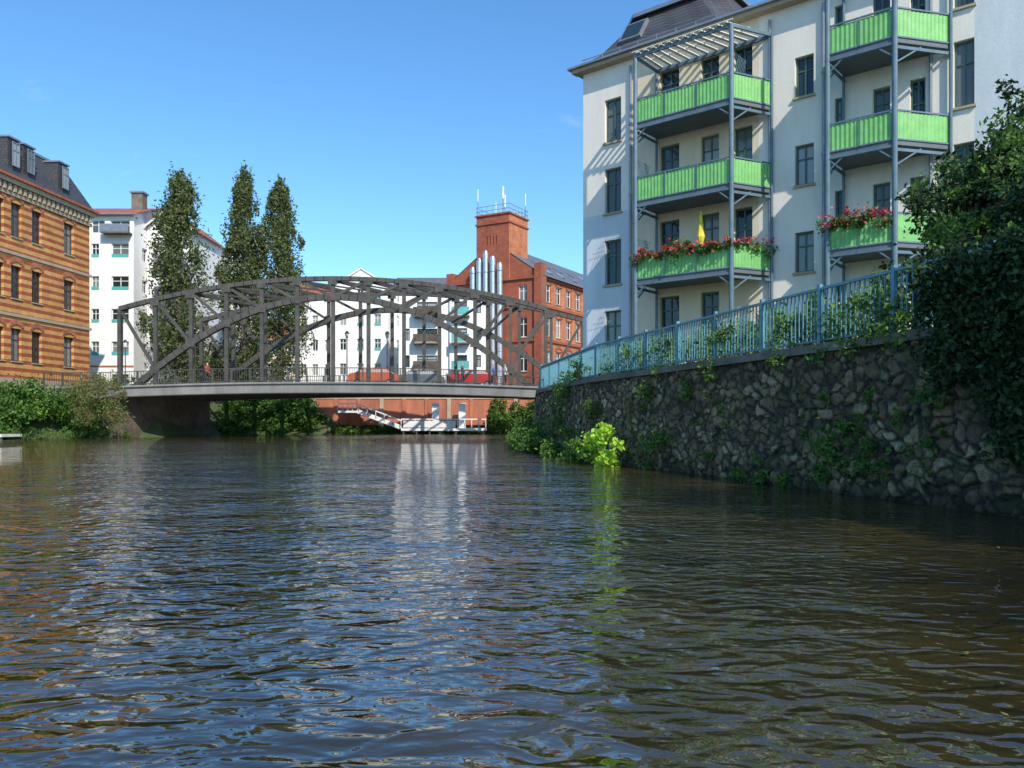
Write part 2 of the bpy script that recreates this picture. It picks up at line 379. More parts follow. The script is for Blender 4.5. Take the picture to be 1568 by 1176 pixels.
for a,b in ((0,sL),(sL,sR1),(sR1,sM1),(sM1,sM2),(sM2,send)):
    rr=[r for r in rects if r[0]>=a-1e-4 and r[1]<=b+1e-4]
    wall(wal,win,C0,u,n,a,b,2.6,16.9,rr,'plaster',.2,'fgreen',matf=mf)
bk=-n*12
for a,b in ((P(0,0,0),P(0,0,0)+bk),(P(send,0,0),P(send,0,0)+bk),(P(0,0,0)+bk,P(send,0,0)+bk)):
    wal.face([a+Z*2.6,b+Z*2.6,b+Z*16.9,a+Z*16.9],'plaster')
for s in (sL,sR2,sF(1426),sF(1262)):
    win.cyl(P(s,.09,2.7),P(s,.09,16.6),.055,.055,'zinc')
    for z in (5,8,11,14): win.cyl(P(s,.09,z),P(s,.09,z+.08),.08,.08,'zinc')
wal.obox(P(-.35,0,16.9)-n*.0,u*(send+.35),n*.40,Z*.16,'sand'); wal.obox(P(-.5,0,17.063),u*(send+.5),n*.55,Z*.09,'zinc')
wal.obox(P(-.5,-.003,17.063),u*.5,-n*12,Z*.09,'zinc')
wal.obox(P(0,.003,3.3),u*sL,n*.06,Z*.12,'sand'); wal.obox(P(sR1,.003,3.3),u*(send-sR1),n*.06,Z*.12,'sand')
wal.obj('walls',ap); win.obj('windows_and_pipes',ap)
rf=MB()
def octa(s0,s1,d0,d1,c,z): return [P(s0+c,d0,z),P(s1-c,d0,z),P(s1,d0-c,z),P(s1,d1+c,z),P(s1-c,d1,z),P(s0+c,d1,z),P(s0,d1+c,z),P(s0,d0-c,z)]
rings=[octa(-.35,7.4,.38,-6.5,.5,17.155),octa(.05,7.1,-.15,-6.1,.8,17.6),octa(1.15,6.1,-1.3,-5.2,1.0,19.25)]
for A,B in zip(rings[:-1],rings[1:]):
    for k in range(8): rf.face([A[k],A[(k+1)%8],B[(k+1)%8],B[k]],'slate')
cap=octa(.9,6.35,-1.05,-5.45,1.05,19.25); cap2=octa(.9,6.35,-1.05,-5.45,1.05,19.42)
for k in range(8): rf.face([cap[k],cap[(k+1)%8],cap2[(k+1)%8],cap2[k]],'zinc')
rf.face(cap,'slate'); top=P(3.6,-3.2,20.1)
for k in range(8): rf.face([cap2[k],cap2[(k+1)%8],top],'slate')
rf.face([P(6.6,.3,17.155),P(send,.3,17.155),P(send,-6,18.2),P(6.6,-6,18.2)],'slate')
rf.face([P(6.6,-6,18.2),P(send,-6,18.2),P(send,-12,17.155),P(6.6,-12,17.155)],'slate')
sl=(P(2.2,-1.3,19.25)-P(2.2,-.15,17.6)).normalized(); nn=u.cross(sl).normalized(); nn=nn if nn.dot(n)>0 else -nn
ob=P(1.7,-.15,17.6)+sl*.35
rf.obox(ob,u*1.1,sl*1.2,nn*.14,'zinc'); rf.obox(ob+u*.1+sl*.1+nn*.143,u*.9,sl*1.0,nn*.01,'glass')
for k in range(8): rf.cyl(P(.3+k*.9,.25,17.15),P(.3+k*.9,.25,17.45),.02,.02,'zinc',5)
rf.beam(P(.1,.25,17.42),P(6.7,.25,17.42),.03,.03,'zinc')
rf.obj('mansard_roof',ap)
def stack(name,s0,s1,bs0,bs1,slabs,topz,divs):
    m=MB(); dF=DB
    fl=(s0,dF);fr=(s1,dF);br=(bs1,.02);bl=(bs0,.02)
    for z in slabs:
        poly=[P(*fl,0),P(*fr,0),P(*br,0),P(*bl,0)]
        m.prism([(p.x,p.y) for p in poly],z-.16,z,'slab')
        big=[P(fl[0]-.05,dF+.05,0),P(fr[0]+.05,dF+.05,0),P(fr[0]+.02,dF-.06,0),P(fl[0]-.02,dF-.06,0)]
        m.prism([(p.x,p.y) for p in big],z-.24,z-.163,'steelblue')
        for a,b,dv in ((fl,fr,divs),(fr,br,1),(fl,bl,1)):
            pa=P(*a,0);pb=P(*b,0);L=(pb-pa).length;d=(pb-pa)/L;nn=Vector((-d.y,d.x,0))
            k=int(L/.075)
            for i in range(k):
                q0=pa+d*(L*i/k)+nn*(.02 if i%2 else 0); q1=pa+d*(L*(i+1)/k)+nn*(0 if i%2 else .02)
                m.face([q0+Z*(z+.06),q1+Z*(z+.06),q1+Z*(z+.92),q0+Z*(z+.92)],'panel')
            m.beam(pa+Z*(z+.97),pb+Z*(z+.97),.06,.05,'steelblue'); m.beam(pa+Z*(z+.02),pb+Z*(z+.02),.07,.05,'steelblue')
            for i in range(1,dv): p=pa+d*L*i/dv; m.cyl(p-nn*.04+Z*z,p-nn*.04+Z*(z+.95),.022,.022,'steelblue',6)
        for a,b in ((fl,bl),(fr,br)):
            m.beam(P(*a,z-.85),P(a[0]+(b[0]-a[0])*.45,a[1]+(b[1]-a[1])*.45,z-.24),.05,.05,'steelblue')
            m.beam(P(*a,z-.32),P(*b,z-.32),.06,.1,'steelblue')
        m.beam(P(fl[0]+.5,dF,z-.24),P(fl[0],dF,z-.65),.05,.05,'steelblue'); m.beam(P(fr[0]-.5,dF,z-.24),P(fr[0],dF,z-.65),.05,.05,'steelblue')
    for a in (fl,fr): m.cyl(P(*a,2.6),P(*a,topz),.09,.09,'steelblue',10)
    m.cyl(P(bs1,.12,2.6),P(bs1,.12,topz),.055,.055,'steelblue',8); m.cyl(P(bs0,.12,2.6),P(bs0,.12,topz),.055,.055,'steelblue',8)
    return m,fl,fr,br,bl
s0=sB(973);s1=sB(1120)
m,fl,fr,br,bl=stack('a',s0,s1,s0+.0,s1+.85,slabs1,16.05,3)
for a,b in ((fl,fr),(fr,br),(fl,bl),(bl,br)): m.beam(P(*a,16.0),P(*b,16.0),.08,.12,'steelblue')
for i in range(12):
    t=(i+.5)/12; sa=fl[0]+(fr[0]-fl[0])*t; sb=bl[0]+(br[0]-bl[0])*t
    m.beam(P(sa,DB+.15,16.1),P(sb,0.05,16.1),.14,.04,'wood')
m.beam(P(fl[0]-.1,DB+.1,16.17),P(fr[0]+.1,DB+.1,16.17),.06,.03,'wood'); m.beam(P(fl[0]-.1,DB*.5,16.17),P(fr[0]+.3,DB*.5,16.17),.06,.03,'wood')
for z,sa in ((10.15,s0+.05),(7.0,s0+.05),(13.3,s1+.1)):
    for i in range(6):
        m.beam(P(sa,DB-.1-i*.12,z+.95),P(sa,DB-.45-i*.12,z+1.7),.015,.015,'steelblue'); m.beam(P(sa,DB-.55-i*.12,z+.95),P(sa,DB-.1-i*.12,z+1.7),.015,.015,'steelblue')
for z,s_ in ((13.3,s0+1.2),(10.15,s0+2.6)):
    c=P(s_,DB*.45,z); m.cyl(c+Z*.02,c+Z*.72,.03,.03,'zinc'); m.cyl(c+Z*.72,c+Z*.76,.35,.35,'fwhite',14)
m.obj('balconies_west',ap)
t0=sB(1267);t1=sB(1370)
m,fl2,fr2,br2,bl2=stack('b',t0,t1,t0,t1+1.3,slabs2,17.5,2); m.obj('balconies_east',ap)
def along(a,b,z,k,rad,cnt):
    return [(tuple(P(a[0]+(b[0]-a[0])*(i+.5)/k+random.uniform(-.1,.1),a[1]+(b[1]-a[1])*(i+.5)/k+.08,z+random.uniform(-.12,.10))),(rad*random.uniform(.6,1.4),)*3,cnt) for i in range(k)]
fb=empty('balcony_flowers')
cl=along(fl,fr,7.92,13,.24,190)+along(fr,br,7.92,4,.22,130)+along(fl2,(t0+(t1-t0)*.85,DB),8.05,7,.26,220)
leafmesh('foliage',cl,.055,'leaf',fb,sub=6,sig=.3)
leafmesh('blossoms',[(tuple(Vector(c)+Vector((-.06,-.07,.06))),r,int(k*.22)) for c,r,k in cl],.05,'flower',fb,sub=6,sig=.3,asp=.9)
um=MB(); c=P((s0+s1)/2+.55,DB-.55,0); um.cyl(c+Z*7.0,c+Z*8.2,.025,.025,'steelblue'); um.cyl(c+Z*8.15,c+Z*8.45,.07,.17,'lily'); um.cyl(c+Z*8.45,c+Z*9.45,.17,.02,'lily'); um.obj('closed_parasol')

# ---------------------------------------------------------------- bridge
br_=empty('arch_truss_bridge')
xl,xr=-30.1,1.6; xc=(xl+xr)/2; hw=(xr-xl)/2
dz=lambda x: 3.95+.38*(1-((x-xc)/(hw+1.1))**2)
def botz(x): return dz(x)-.1+(11.25-4.3)*(1-((x-xc)/hw)**2)
def topz(x): return 10.25+2.4*(1-((x-xc)/(hw+1.1))**2)
NP=12
xs=[xc-(hw+1.1)+2*(hw+1.1)*i/NP for i in range(NP+1)]
for idx,(dx,Y) in enumerate(((0,65.0),(3.6,72.6))):
    m=MB()
    A=lambda x,z,Y=Y,dx=dx: Vector((x+dx,Y,z))
    K=48
    gx=[xc-(hw+1.1)+2*(hw+1.1)*i/K for i in range(K+1)]
    for a,b in zip(gx[:-1],gx[1:]): m.beam(A(a-.02,topz(a)),A(b+.02,topz(b)),.45,.34,'bridge')
    gx=[xl+(xr-xl)*i/K for i in range(K+1)]
    for a,b in zip(gx[:-1],gx[1:]): m.beam(A(a-.02,botz(a)),A(b+.02,botz(b)),.48,.46,'bridge')
    for i,x in enumerate(xs):
        m.beam(A(x,dz(x)-.3),A(x,topz(x)),.28,.28 if 0<i<NP else .42,'bridge')
    for i in range(NP):
        a,b=xs[i],xs[i+1]
        zb=lambda x:max(dz(x),botz(x)) if xl<x<xr else dz(x)
        if i<NP/2: p,q=A(a,topz(a)),A(b,zb(b))
        else: p,q=A(b,topz(b)),A(a,zb(a))
        m.beam(p,q,.2,.22,'bridge')
    for i,x in enumerate(xs[1:-1]):
        for zz in (topz(x)-.2,max(botz(x),dz(x)+.2)): m.obox(A(x-.36,zz-.3)-Vector((0,.255,0)),(.72,0,0),(0,.012,0),(0,0,.6),'bridge')
    m.obj('truss_near' if idx==0 else 'truss_far',br_)
m=MB()
for i in range(2,NP-1):
    x=xs[i]; m.beam((x,65,topz(x)-.1),(x+3.6,72.6,topz(x)-.1),.2,.28,'bridge')
    if i<NP-2: m.beam((x,65,topz(x)-.08),(xs[i+1]+3.6,72.6,topz(xs[i+1])-.08),.12,.12,'bridge')
gx=[-38+ (9+38)*i/40 for i in range(41)]
def dzz(x): return dz(max(xs[0],min(xs[-1],x)))
for a,b in zip(gx[:-1],gx[1:]):
    for (ya,yb,dxa,dxb,zo0,zo1,mt) in ((63.6,74.2,-.6,4.3,-.5,-.12,'asphalt'),(63.5,64.1,-.65,-.4,-.85,.05,'deck'),(74.0,74.5,4.2,4.4,-.85,.05,'deck')):
        q=[(a+dxa,ya,dzz(a)),(b+dxa,ya,dzz(b)),(b+dxb,yb,dzz(b)),(a+dxb,yb,dzz(a))]
        i0=len(m.v); m.v+=[(x,y,z+zo0) for x,y,z in q]+[(x,y,z+zo1) for x,y,z in q]
        for f in ((0,3,2,1),(4,5,6,7),(0,1,5,4),(2,3,7,6)): m.f.append(tuple(i0+k for k in f)); m.m.append(m.mi(mt))
    q0=(a-.65,63.42,dzz(a)-.06);q1=(b-.65,63.42,dzz(b)-.06); m.beam(q0,q1,.16,.08,'deck')
    q0=(a-.65,63.42,dzz(a)-.82);q1=(b-.65,63.42,dzz(b)-.82); m.beam(q0,q1,.16,.06,'bridge')
for i in range(24):
    x=xs[0]+(xs[-1]-xs[0])*i/23; m.beam((x-.6,63.8,dzz(x)-.65),(x+4.3,74.2,dzz(x)-.65),.25,.4,'bridge')
m.obj('deck',br_)
m=MB()
for Y,dx in ((63.8,-.6),(74.2,4.2)):
    K=30
    px_=[-36+ (8+36)*i/K for i in range(K+1)]
    for a,b in zip(px_[:-1],px_[1:]):
        za,zb_=dzz(a)+.05,dzz(b)+.05
        m.beam((a+dx,Y,za+1.1),(b+dx,Y,zb_+1.1),.07,.06,'bridge'); m.beam((a+dx,Y,za+.12),(b+dx,Y,zb_+.12),.05,.05,'bridge')
        m.beam((a+dx,Y,za),(a+dx,Y,za+1.1),.08,.08,'bridge')
        for k in range(8):
            t=(k+.5)/8; x=a+(b-a)*t; z=za+(zb_-za)*t; m.beam((x+dx,Y,z+.12),(x+dx,Y,z+1.08),.024,.024,'bridge')
m.obj('parapet_railing',br_)
m=MB()
m.prism([(-40,64.2),(-30.6,64.2),(-27.6,74.6),(-40,77)],-.5,3.2,'abut'); m.prism([(1.95,63.8),(9,63.8),(11,75),(5,75)],-.5,3.2,'abut'); m.obj('abutments',br_)

# ---------------------------------------------------------------- banded brick factory (left)
bb=empty('brick_factory_building')
def bY(px): return -43.06/((px-CX)/F-.08)
ub=Vector((.08,1,0)).normalized(); nb=Vector((1,-.08,0)).normalized()
B0=Vector((-37.3+.08*(59.6-72),59.6,0))
def bs(px): Y=bY(px); return (Vector(((px-CX)/F*Y,Y,0))-B0).dot(ub)
wal=MB();win=MB();rects=[]
pw=[(-9,6),(17,33),(49,64),(98,113)]
for c,d in ((15.4,18.0),(10.7,13.2),(5.9,8.4)):
    for a,b in pw: rects.append((max(.2,bs(a)),bs(b),c,d))
send_b=bs(137)
wall(wal,win,B0,ub,nb,0,send_b,3.0,19.3,rects,'ybrick',.28,'fdark',fw=.09,style=2)
E0=B0+ub*send_b
for a,b_ in ((B0,B0-nb*16),(E0,E0-nb*16)): wal.face([a+Z*3,b_+Z*3,b_+Z*19.3,a+Z*19.3],'ybrick')
for z,hh,d,mt in ((3.0,1.6,.12,'sand'),(9.3,.22,.12,'sand'),(14.0,.22,.12,'sand'),(18.45,.25,.15,'sand'),(19.3,.35,.45,'sand'),(19.653,.2,.65,'redtile')):
    wal.obox(B0+Z*z-ub*.1+nb*.003,ub*(send_b+.2+d*.5),nb*d,Z*hh,mt)
for a,b_,c,d in rects:
    for k in range(7):
        t=(k-3)/3; s=(a+b_)/2+t*(b_-a)*.55; zz=d+.12+.22*(1-t*t)
        wal.obox(B0+ub*(s-.13)+Z*zz+nb*.003,ub*.24,nb*.07,Z*.34,'redwall')
for k in range(22):
    s=.2+k*send_b/22; wal.obox(B0+ub*s+Z*18.75+nb*.003,ub*.25,nb*.3,Z*.5,'sand')
wal.obj('walls',bb); win.obj('windows',bb)
rf=MB(); q=lambda s,d,z: B0+ub*s-nb*d+Z*z
rf.face([q(-.3,-.3,19.86),q(send_b+.3,-.3,19.86),q(send_b-1.3,1.5,23.2),q(-.3,1.5,23.2)],'slate')
rf.face([q(send_b+.3,-.3,19.86),q(send_b+.3,16,19.86),q(send_b-1.3,16,23.2),q(send_b-1.3,1.5,23.2)],'slate')
rf.face([q(-.3,1.5,23.2),q(send_b-1.3,1.5,23.2),q(send_b-1.3,16,23.9),q(-.3,16,23.9)],'slate')
rf.face([q(-.3,-.3,19.86),q(-.3,1.5,23.2),q(-.3,16,23.9),q(-.3,16,19.86)],'slate')
rf.beam(q(-.3,1.5,23.25),q(send_b-1.3,1.5,23.25),.25,.2,'zinc')
rf.obj('mansard_roof',bb)
dm=MB()
for px in (22,45,98):
    s=bs(px)
    dm.obox(q(s-.62,1.6,20.5),ub*1.24,nb*1.5,Z*2.35,'slate'); dm.obox(q(s-.72,1.7,22.853),ub*1.44,nb*1.75,Z*.13,'zinc')
    window(dm,B0,ub,nb,s-.42,s+.42,20.75,22.6,-.12,'zinc')
dm.obj('dormers',bb)

# ---------------------------------------------------------------- generic building
def building(name,o,ang,w_,d_,z0,z1,fr_,sr_,mat,roof,rmat,fm='fwhite',sill=None,sidemat=None,parent=None,oh=.5):
    e=parent or empty(name); o=Vector((*o,0)); uu=Vector((math.cos(ang),math.sin(ang),0)); bb_=Vector((-math.sin(ang),math.cos(ang),0))
    wl=MB();wn=MB(); sm=sidemat or mat
    wall(wl,wn,o,uu,-bb_,0,w_,z0,z1,fr_,mat,.2,fm,sill=sill,fw=.08)
    wall(wl,wn,o+uu*w_,bb_,uu,0,d_,z0,z1,sr_,sm,.2,fm,sill=sill,fw=.08)
    wl.face([o+Z*z0,o+bb_*d_+Z*z0,o+bb_*d_+Z*z1,o+Z*z1],sm); wl.face([o+bb_*d_+Z*z0,o+bb_*d_+uu*w_+Z*z0,o+bb_*d_+uu*w_+Z*z1,o+bb_*d_+Z*z1],mat)
    q=lambda a,b,c:o+uu*a+bb_*b+Z*c
    r=MB(); k,h=roof
    if k=='side':
        s=h/(d_/2); ze=z1-oh*s
        for sg,y0 in ((1,-oh),(-1,d_+oh)):
            r.face([q(-oh,y0,ze+.12),q(w_+oh,y0,ze+.12),q(w_+oh,d_/2,z1+h+.12),q(-oh,d_/2,z1+h+.12)],rmat)
            r.face([q(-oh,y0,ze-.05),q(w_+oh,y0,ze-.05),q(w_+oh,y0,ze+.12),q(-oh,y0,ze+.12)],'fwhite')
        for x in (0,w_): wl.face([q(x,0,z1),q(x,d_,z1),q(x,d_/2,z1+h)],sm)
        r.obox(q(-oh,-oh-.12,ze-.02),uu*(w_+2*oh),bb_*.11,Z*.12,'zinc')
    elif k=='front':
        s=h/(w_/2); ze=z1-oh*s
        for x0 in (-oh,w_+oh): r.face([q(x0,-oh,ze+.12),q(x0,d_+oh,ze+.12),q(w_/2,d_+oh,z1+h+.12),q(w_/2,-oh,z1+h+.12)],rmat)
        for y in (0,d_): wl.face([q(0,y,z1),q(w_,y,z1),q(w_/2,y,z1+h)],mat)
        for x0 in (-oh,w_+oh): r.beam(q(x0,-oh,ze+.03),q(w_/2,-oh,z1+h+.03),.08,.2,'fwhite')
    else:
        r.face([q(0,0,z1-.2),q(w_,0,z1-.2),q(w_,d_,z1-.2),q(0,d_,z1-.2)],'slate2')
        for a,b_,c in ((q(-.1,-.1,z1),uu*(w_+.2),bb_*.35),(q(-.1,d_-.25,z1),uu*(w_+.2),bb_*.35)): r.obox(a,b_,c,Z*.25,'zinc')
        for x in (-.1,w_-.25): r.obox(q(x,.253,z1),uu*.35,bb_*(d_-.51),Z*.25,'zinc')
    wl.obj('walls',e); wn.obj('windows',e); r.obj('roof',e); return e,q,uu,bb_
def grid(cols,rows): return [(a,b,c,d) for a,b in cols for c,d in rows]
rowsA=[(z-.7,z+.7) for z in (19.1,15.7,12.3,8.9,5.5)]
e,q,uu,b2=building('white_apartment_block',(-50,85),0,10.6,12,3,22.9,grid([(1.0,2.2),(3.6,4.8),(6.2,7.0),(8.3,10.1)],rowsA)+[(8.2,10.2,20.9,22.2),(6.2,7.6,20.9,22.2)],grid([(2,3.2),(6,7.2)],rowsA),'white',('side',2.0),'redtile','fwhite')
m=MB()
for z in (21.2,): m.obox(q(7.6,-1.0,z-.5),uu*2.9,b2*.95,Z*.15,'concrete'); m.obox(q(7.6,-1.0,z-.35),uu*2.9,b2*.05,Z*.8,'zinc')
for r_ in rowsA: m.obox(q(8.32,-.03,r_[0]-.02),uu*1.76,b2*.025,Z*.34,'fteal'); m.obox(q(6.22,-.03,r_[0]-.02),uu*.76,b2*.025,Z*.34,'fteal')
m.obox(q(8.5,4,23.0),uu*1.2,b2*1.2,Z*3.2,'concrete'); m.obox(q(8.35,3.85,26.2),uu*1.5,b2*1.5,Z*.2,'zinc')
m.obox(q(0,-.06,6.95),uu*10.6,b2*.05,Z*.15,'redwall')
m.obj('balcony_and_chimney',e)
e,q,uu,b2=building('wing',(-39.35,88),0,4.6,10,3,22.2,grid([(1.9,3.4)],rowsA),[],'white',('front',1.8),'redtile','fwhite',parent=e)
m=MB()
for z in (18.1,14.7,11.3,7.9,4.5):
    m.obox(q(1.3,-1.2,z-.15),uu*2.9,b2*1.15,Z*.15,'concrete'); m.obox(q(1.3,-1.2,z),uu*2.9,b2*.05,Z*.95,'zinc')
m.obj('wing_balconies',e)
e,q,uu,b2=building('white_terraced_house',(-38.5,98.5),0,5.2,10,3,22.0,grid([(.6,1.5),(2.4,4.4)],[(z-.8,z+.8) for z in (20,16.8,13.6,10.4,7.2)]),grid([(2,3),(5,6)],[(z-.8,z+.8) for z in (20,16.8,13.6,10.4)]),'white',('flat',0),'slate2','fwhite')
m=MB()
for z in (19,15.8,12.6,9.4): m.obox(q(2.2,-1.1,z-.15),uu*2.5,b2*1.05,Z*.15,'concrete'); m.obox(q(2.2,-1.1,z),uu*2.5,b2*.05,Z*.95,'zinc')
m.cyl(q(4,2,22.2),q(4,2,24),.04,.04,'zinc'); m.obj('balconies',e)
rD=[(z-.7,z+.7) for z in (16.6,13.6,10.6,7.6,4.9)]
e,q,uu,b2=building('white_gabled_house',(-26.6,100),math.radians(6),4.9,12,3,16.8,grid([(.7,1.4),(2.1,2.8),(3.6,4.3)],rD[1:]),grid([(2,3),(5,6)],rD[1:]),'white',('side',2.2),'redtile','fwhite',oh=.1)
e,q,uu,b2=building('white_gabled_house',(-21.6,99),0,6.6,12,3,17.8,grid([(.7,1.5),(2.8,3.6),(4.9,5.7)],rD),[],'white',('front',2.0),'redtile','fwhite',oh=.1)
m=MB()
for c in (2.8,4.9):
    for r_ in rD: m.obox(q(c+.02,-.03,r_[0]-.02),uu*.76,b2*.025,Z*.36,'fteal')
m.obj('spandrels',e)
e,q,uu,b2=building('white_row_house',(-14.9,100.5),0,8.8,12,3,17.4,grid([(.7,1.5),(2.5,3.3),(5.0,6.6)],rD),[],'white',('side',2.5),'slate2','fwhite',oh=.1)
rE=[(z-.65,z+.65) for z in (13.6,10.7,7.8,5.0)]
e,q,uu,b2=building('white_canal_house',(-12.3,88.6),0,5.5,6,3,15.6,grid([(.6,1.2),(2.0,4.2)],rE),[],'white',('side',.9),'slate2','fdark',oh=.25)
m=MB()
for z in (12.7,9.8,6.9,4.2): m.obox(q(1.7,-1.2,z-.2),uu*2.8,b2*1.15,Z*.15,'concrete'); m.obox(q(1.7,-1.2,z),uu*2.8,b2*.05,Z*.85,'abut'); m.obox(q(1.7,-1.145,z),uu*.05,b2*1.1,Z*.85,'abut'); m.obox(q(4.45,-1.145,z),uu*.05,b2*1.1,Z*.85,'abut')
m.obj('balconies',e)
e,q,uu,b2=building('white_canal_house',(-6.75,88.2),math.radians(-2),3.9,2.4,3,14.6,grid([(.5,1.9),(2.6,3.4)],rE),[],'white',('flat',1.0),'slate2','fdark')
m=MB()
for z in (12.7,9.8,6.9): m.obox(q(.3,-1.0,z-.2),uu*1.9,b2*.95,Z*.15,'concrete'); m.obox(q(.3,-1.0,z),uu*1.9,b2*.04,Z*.85,'fteal')
m.obj('balconies',e)
building('distant_house',(-60,135),0,26,12,3,15,grid([(2+i*3,3.2+i*3) for i in range(8)],[(z-.8,z+.8) for z in (13,10,7)]),[],'plaster_c',('side',4),'redtile')
building('distant_house',(-33,140),0,30,12,3,16.5,grid([(2+i*3,3.2+i*3) for i in range(9)],[(z-.8,z+.8) for z in (14.5,11.5,8.5)]),[],'plaster',('side',4),'slate2')

# brick tower building
e=empty('red_brick_factory_with_tower')
c0=Vector((2.95,89.2,0)); ug=Vector((-.866,.5,0)); ng=Vector((-.5,-.866,0)); us=Vector((.5,.866,0)); ns=Vector((.866,-.5,0))
wl=MB();wn=MB()
GW=11.6
wall(wl,wn,c0+ug*GW,-ug,ng,0,GW,3,17.5,grid([(1.2,2.3),(GW-2.6,GW-1.5)],[(14.4,16.4),(10.6,12.8),(6.8,9.0)]),'rbrick',.25,'fwhite',sill='sand',fw=.09)
wall(wl,wn,c0,us,ns,0,36,3,17.5,grid([(1.5+i*2.6,2.9+i*2.6) for i in range(13)],[(14.6,16.6),(10.8,13.0),(7.0,9.2),(3.6,5.4)]),'rbrick2',.25,'fwhite',sill='sand',fw=.09)
wl.face([c0+Z*17.5,c0+ug*GW+Z*17.5,c0+ug*GW/2+Z*21.4],'rbrick')
for i in range(13):
    for d in (16.6,13.0,9.2):
        for k in range(5):
            t=(k-2)/2; wl.obox(c0+us*(2.2+i*2.6+t*.75-.17)+ns*.003+Z*(d+.05+.3*(1-t*t)),us*.34,ns*.07,Z*.3,'rbrick')
for z in (17.0,13.9,10.1): wl.obox(c0+us*-.15+ns*.003+Z*z,us*36,ns*.2,Z*.3,'sand' if z>17 else 'rbrick'); wl.obox(c0+ug*GW+ng*.003+Z*z,-ug*(GW+.2),ng*.2,Z*.3,'rbrick')
for t,zt in ((0,18.6),(GW,18.4)): wl.obox(c0+ug*(t-.45)-ng*.9+Z*3,ug*.9,ng*1.2,Z*(zt-3),'rbrick')
rf=MB()
for a,sg in ((-.5,1),(GW+.5,-1)):
    rf.face([c0+ug*a-ng*.02+Z*17.25,c0+ug*a+us*36+Z*17.25,c0+ug*GW/2+us*36+Z*21.55,c0+ug*GW/2+Z*21.55],'slate2')
sl=(c0+ug*GW/2+Z*21.55-(c0-ug*.5+Z*17.25)).normalized(); nn=us.cross(sl).normalized(); nn=nn if nn.z>0 else -nn
for i in range(9):
    o=c0-ug*.5+Z*17.25+us*(3.5+i*3.2)
    for k in (1.3,3.6): rf.obox(o+sl*k+nn*.01,us*.9,sl*1.2,nn*.12,'zinc'); rf.obox(o+sl*(k+.1)+us*.1+nn*.133,us*.7,sl*1.0,nn*.01,'glass')
rf.obj('roof',e)
t0_=c0+ug*3.7+ng*.15
wall(wl,wn,t0_+ug*4.3,-ug,ng,0,4.3,17,24.5,[(1.35,1.5,21.2,22.2),(1.75,1.9,21.2,22.2),(2.15,2.3,21.2,22.2),(2.55,2.7,21.2,22.2)],'rbrick',.2,'fdark',sill=None,style=1,fw=.02)
wall(wl,wn,t0_,us,ns,0,4.3,17,24.5,[],'rbrick2'); 
wl.face([t0_+us*4.3+Z*17,t0_+us*4.3+ug*4.3+Z*17,t0_+us*4.3+ug*4.3+Z*24.5,t0_+us*4.3+Z*24.5],'rbrick'); wl.face([t0_+ug*4.3+Z*17,t0_+us*4.3+ug*4.3+Z*17,t0_+us*4.3+ug*4.3+Z*24.5,t0_+ug*4.3+Z*24.5],'rbrick')
wl.obox(t0_+ug*4.45+ng*.15+Z*24.503,-ug*4.6,us*4.6,Z*.18,'rbrick')
wl.obox(t0_+ug*4.42+ng*.12+Z*23.5,-ug*4.54,us*4.54,Z*.2,'rbrick')
wl.obj('walls',e); wn.obj('windows',e)
m=MB()
cor=[t0_,t0_+ug*4.3,t0_+ug*4.3+us*4.3,t0_+us*4.3]
for i in range(4):
    a,b_=cor[i],cor[(i+1)%4]
    for k in range(6): p=a.lerp(b_,k/6); m.cyl(p+Z*24.6,p+Z*25.6,.03,.03,'zinc',5)
    for z in (25.1,25.6): m.beam(a+Z*z,b_+Z*z,.05,.05,'zinc')
for p,h_,r in ((cor[1]+us*.3,27.8,.06),(cor[0].lerp(cor[2],.45),28.2,.13),(cor[0].lerp(cor[2],.3),27.0,.09),(cor[3]+ug*.3,27.7,.06),(cor[2],27.2,.05)):
    m.cyl(p+Z*24.6,p+Z*(h_-1.1),.05,.05,'zinc',6); m.cyl(p+Z*(h_-1.4),p+Z*h_,r,r,'fwhite',8)
m.obj('roof_antennas',e)
m=MB()
for x,tz in ((-4.45,18.9),(-3.7,19.8),(-2.95,20.6),(-2.15,19.9),(-1.35,19.1)):
    y=89.2+(2.95-x)*.577-.75; r=.34
    m.cyl((x,y,3),(x,y,tz-.6),r,r,'metal',16,False)
    for zz in range(6,19,3): m.cyl((x,y,zz),(x,y,zz+.1),r+.03,r+.03,'zinc',16)
    for j in range(4):
        a0=j/4*math.pi/2;a1=(j+1)/4*math.pi/2
        m.cyl((x,y,tz-.6+.6*math.sin(a0)),(x,y,tz-.6+.6*math.sin(a1)),r*math.cos(a0),max(.01,r*math.cos(a1)),'metal',16,False)
m.obj('steel_exhaust_stacks',smooth=True)

# ---------------------------------------------------------------- far bank details
m=MB()
def vstrip(m,a,b,th,z0,z1,mat):
    a=Vector((*a,0));b=Vector((*b,0)); d=(b-a).normalized(); nn=Vector((d.y,-d.x,0)); m.obox(a+Z*z0,b-a,-nn*th,Z*(z1-z0),mat); return d,nn
vstrip(m,(-21,83.5),(14,85.7),.4,.9,3.6,'redwall'); vstrip(m,(-21.1,83.42),(14.1,85.62),.56,3.6,3.78,'sand')
for i in range(15): x=-20.5+i*2.3; y=83.5+(x+21)*.0629; m.obox((x,y-.14,.5),(.4,0,0),(0,.13,0),(0,0,3.1),'sand' if i%3==0 else 'redwall')
m.obj('red_embankment_wall')
m=MB()
m.obox((-11.0,81.0,.35),(8.4,0,0),(0,2.4,0),(0,0,.25),'fwhite')
for i in range(7): m.cyl((-10.8+i*1.3,81.2,-.5),(-10.8+i*1.3,81.2,.35),.12,.12,'fdark')
m.beam((-11.0,81.05,1.5),(-2.6,81.05,1.5),.06,.12,'fwhite'); m.obox((-10.8,81.02,.68),(5.2,0,0),(0,.04,0),(0,0,.66),'fwhite')
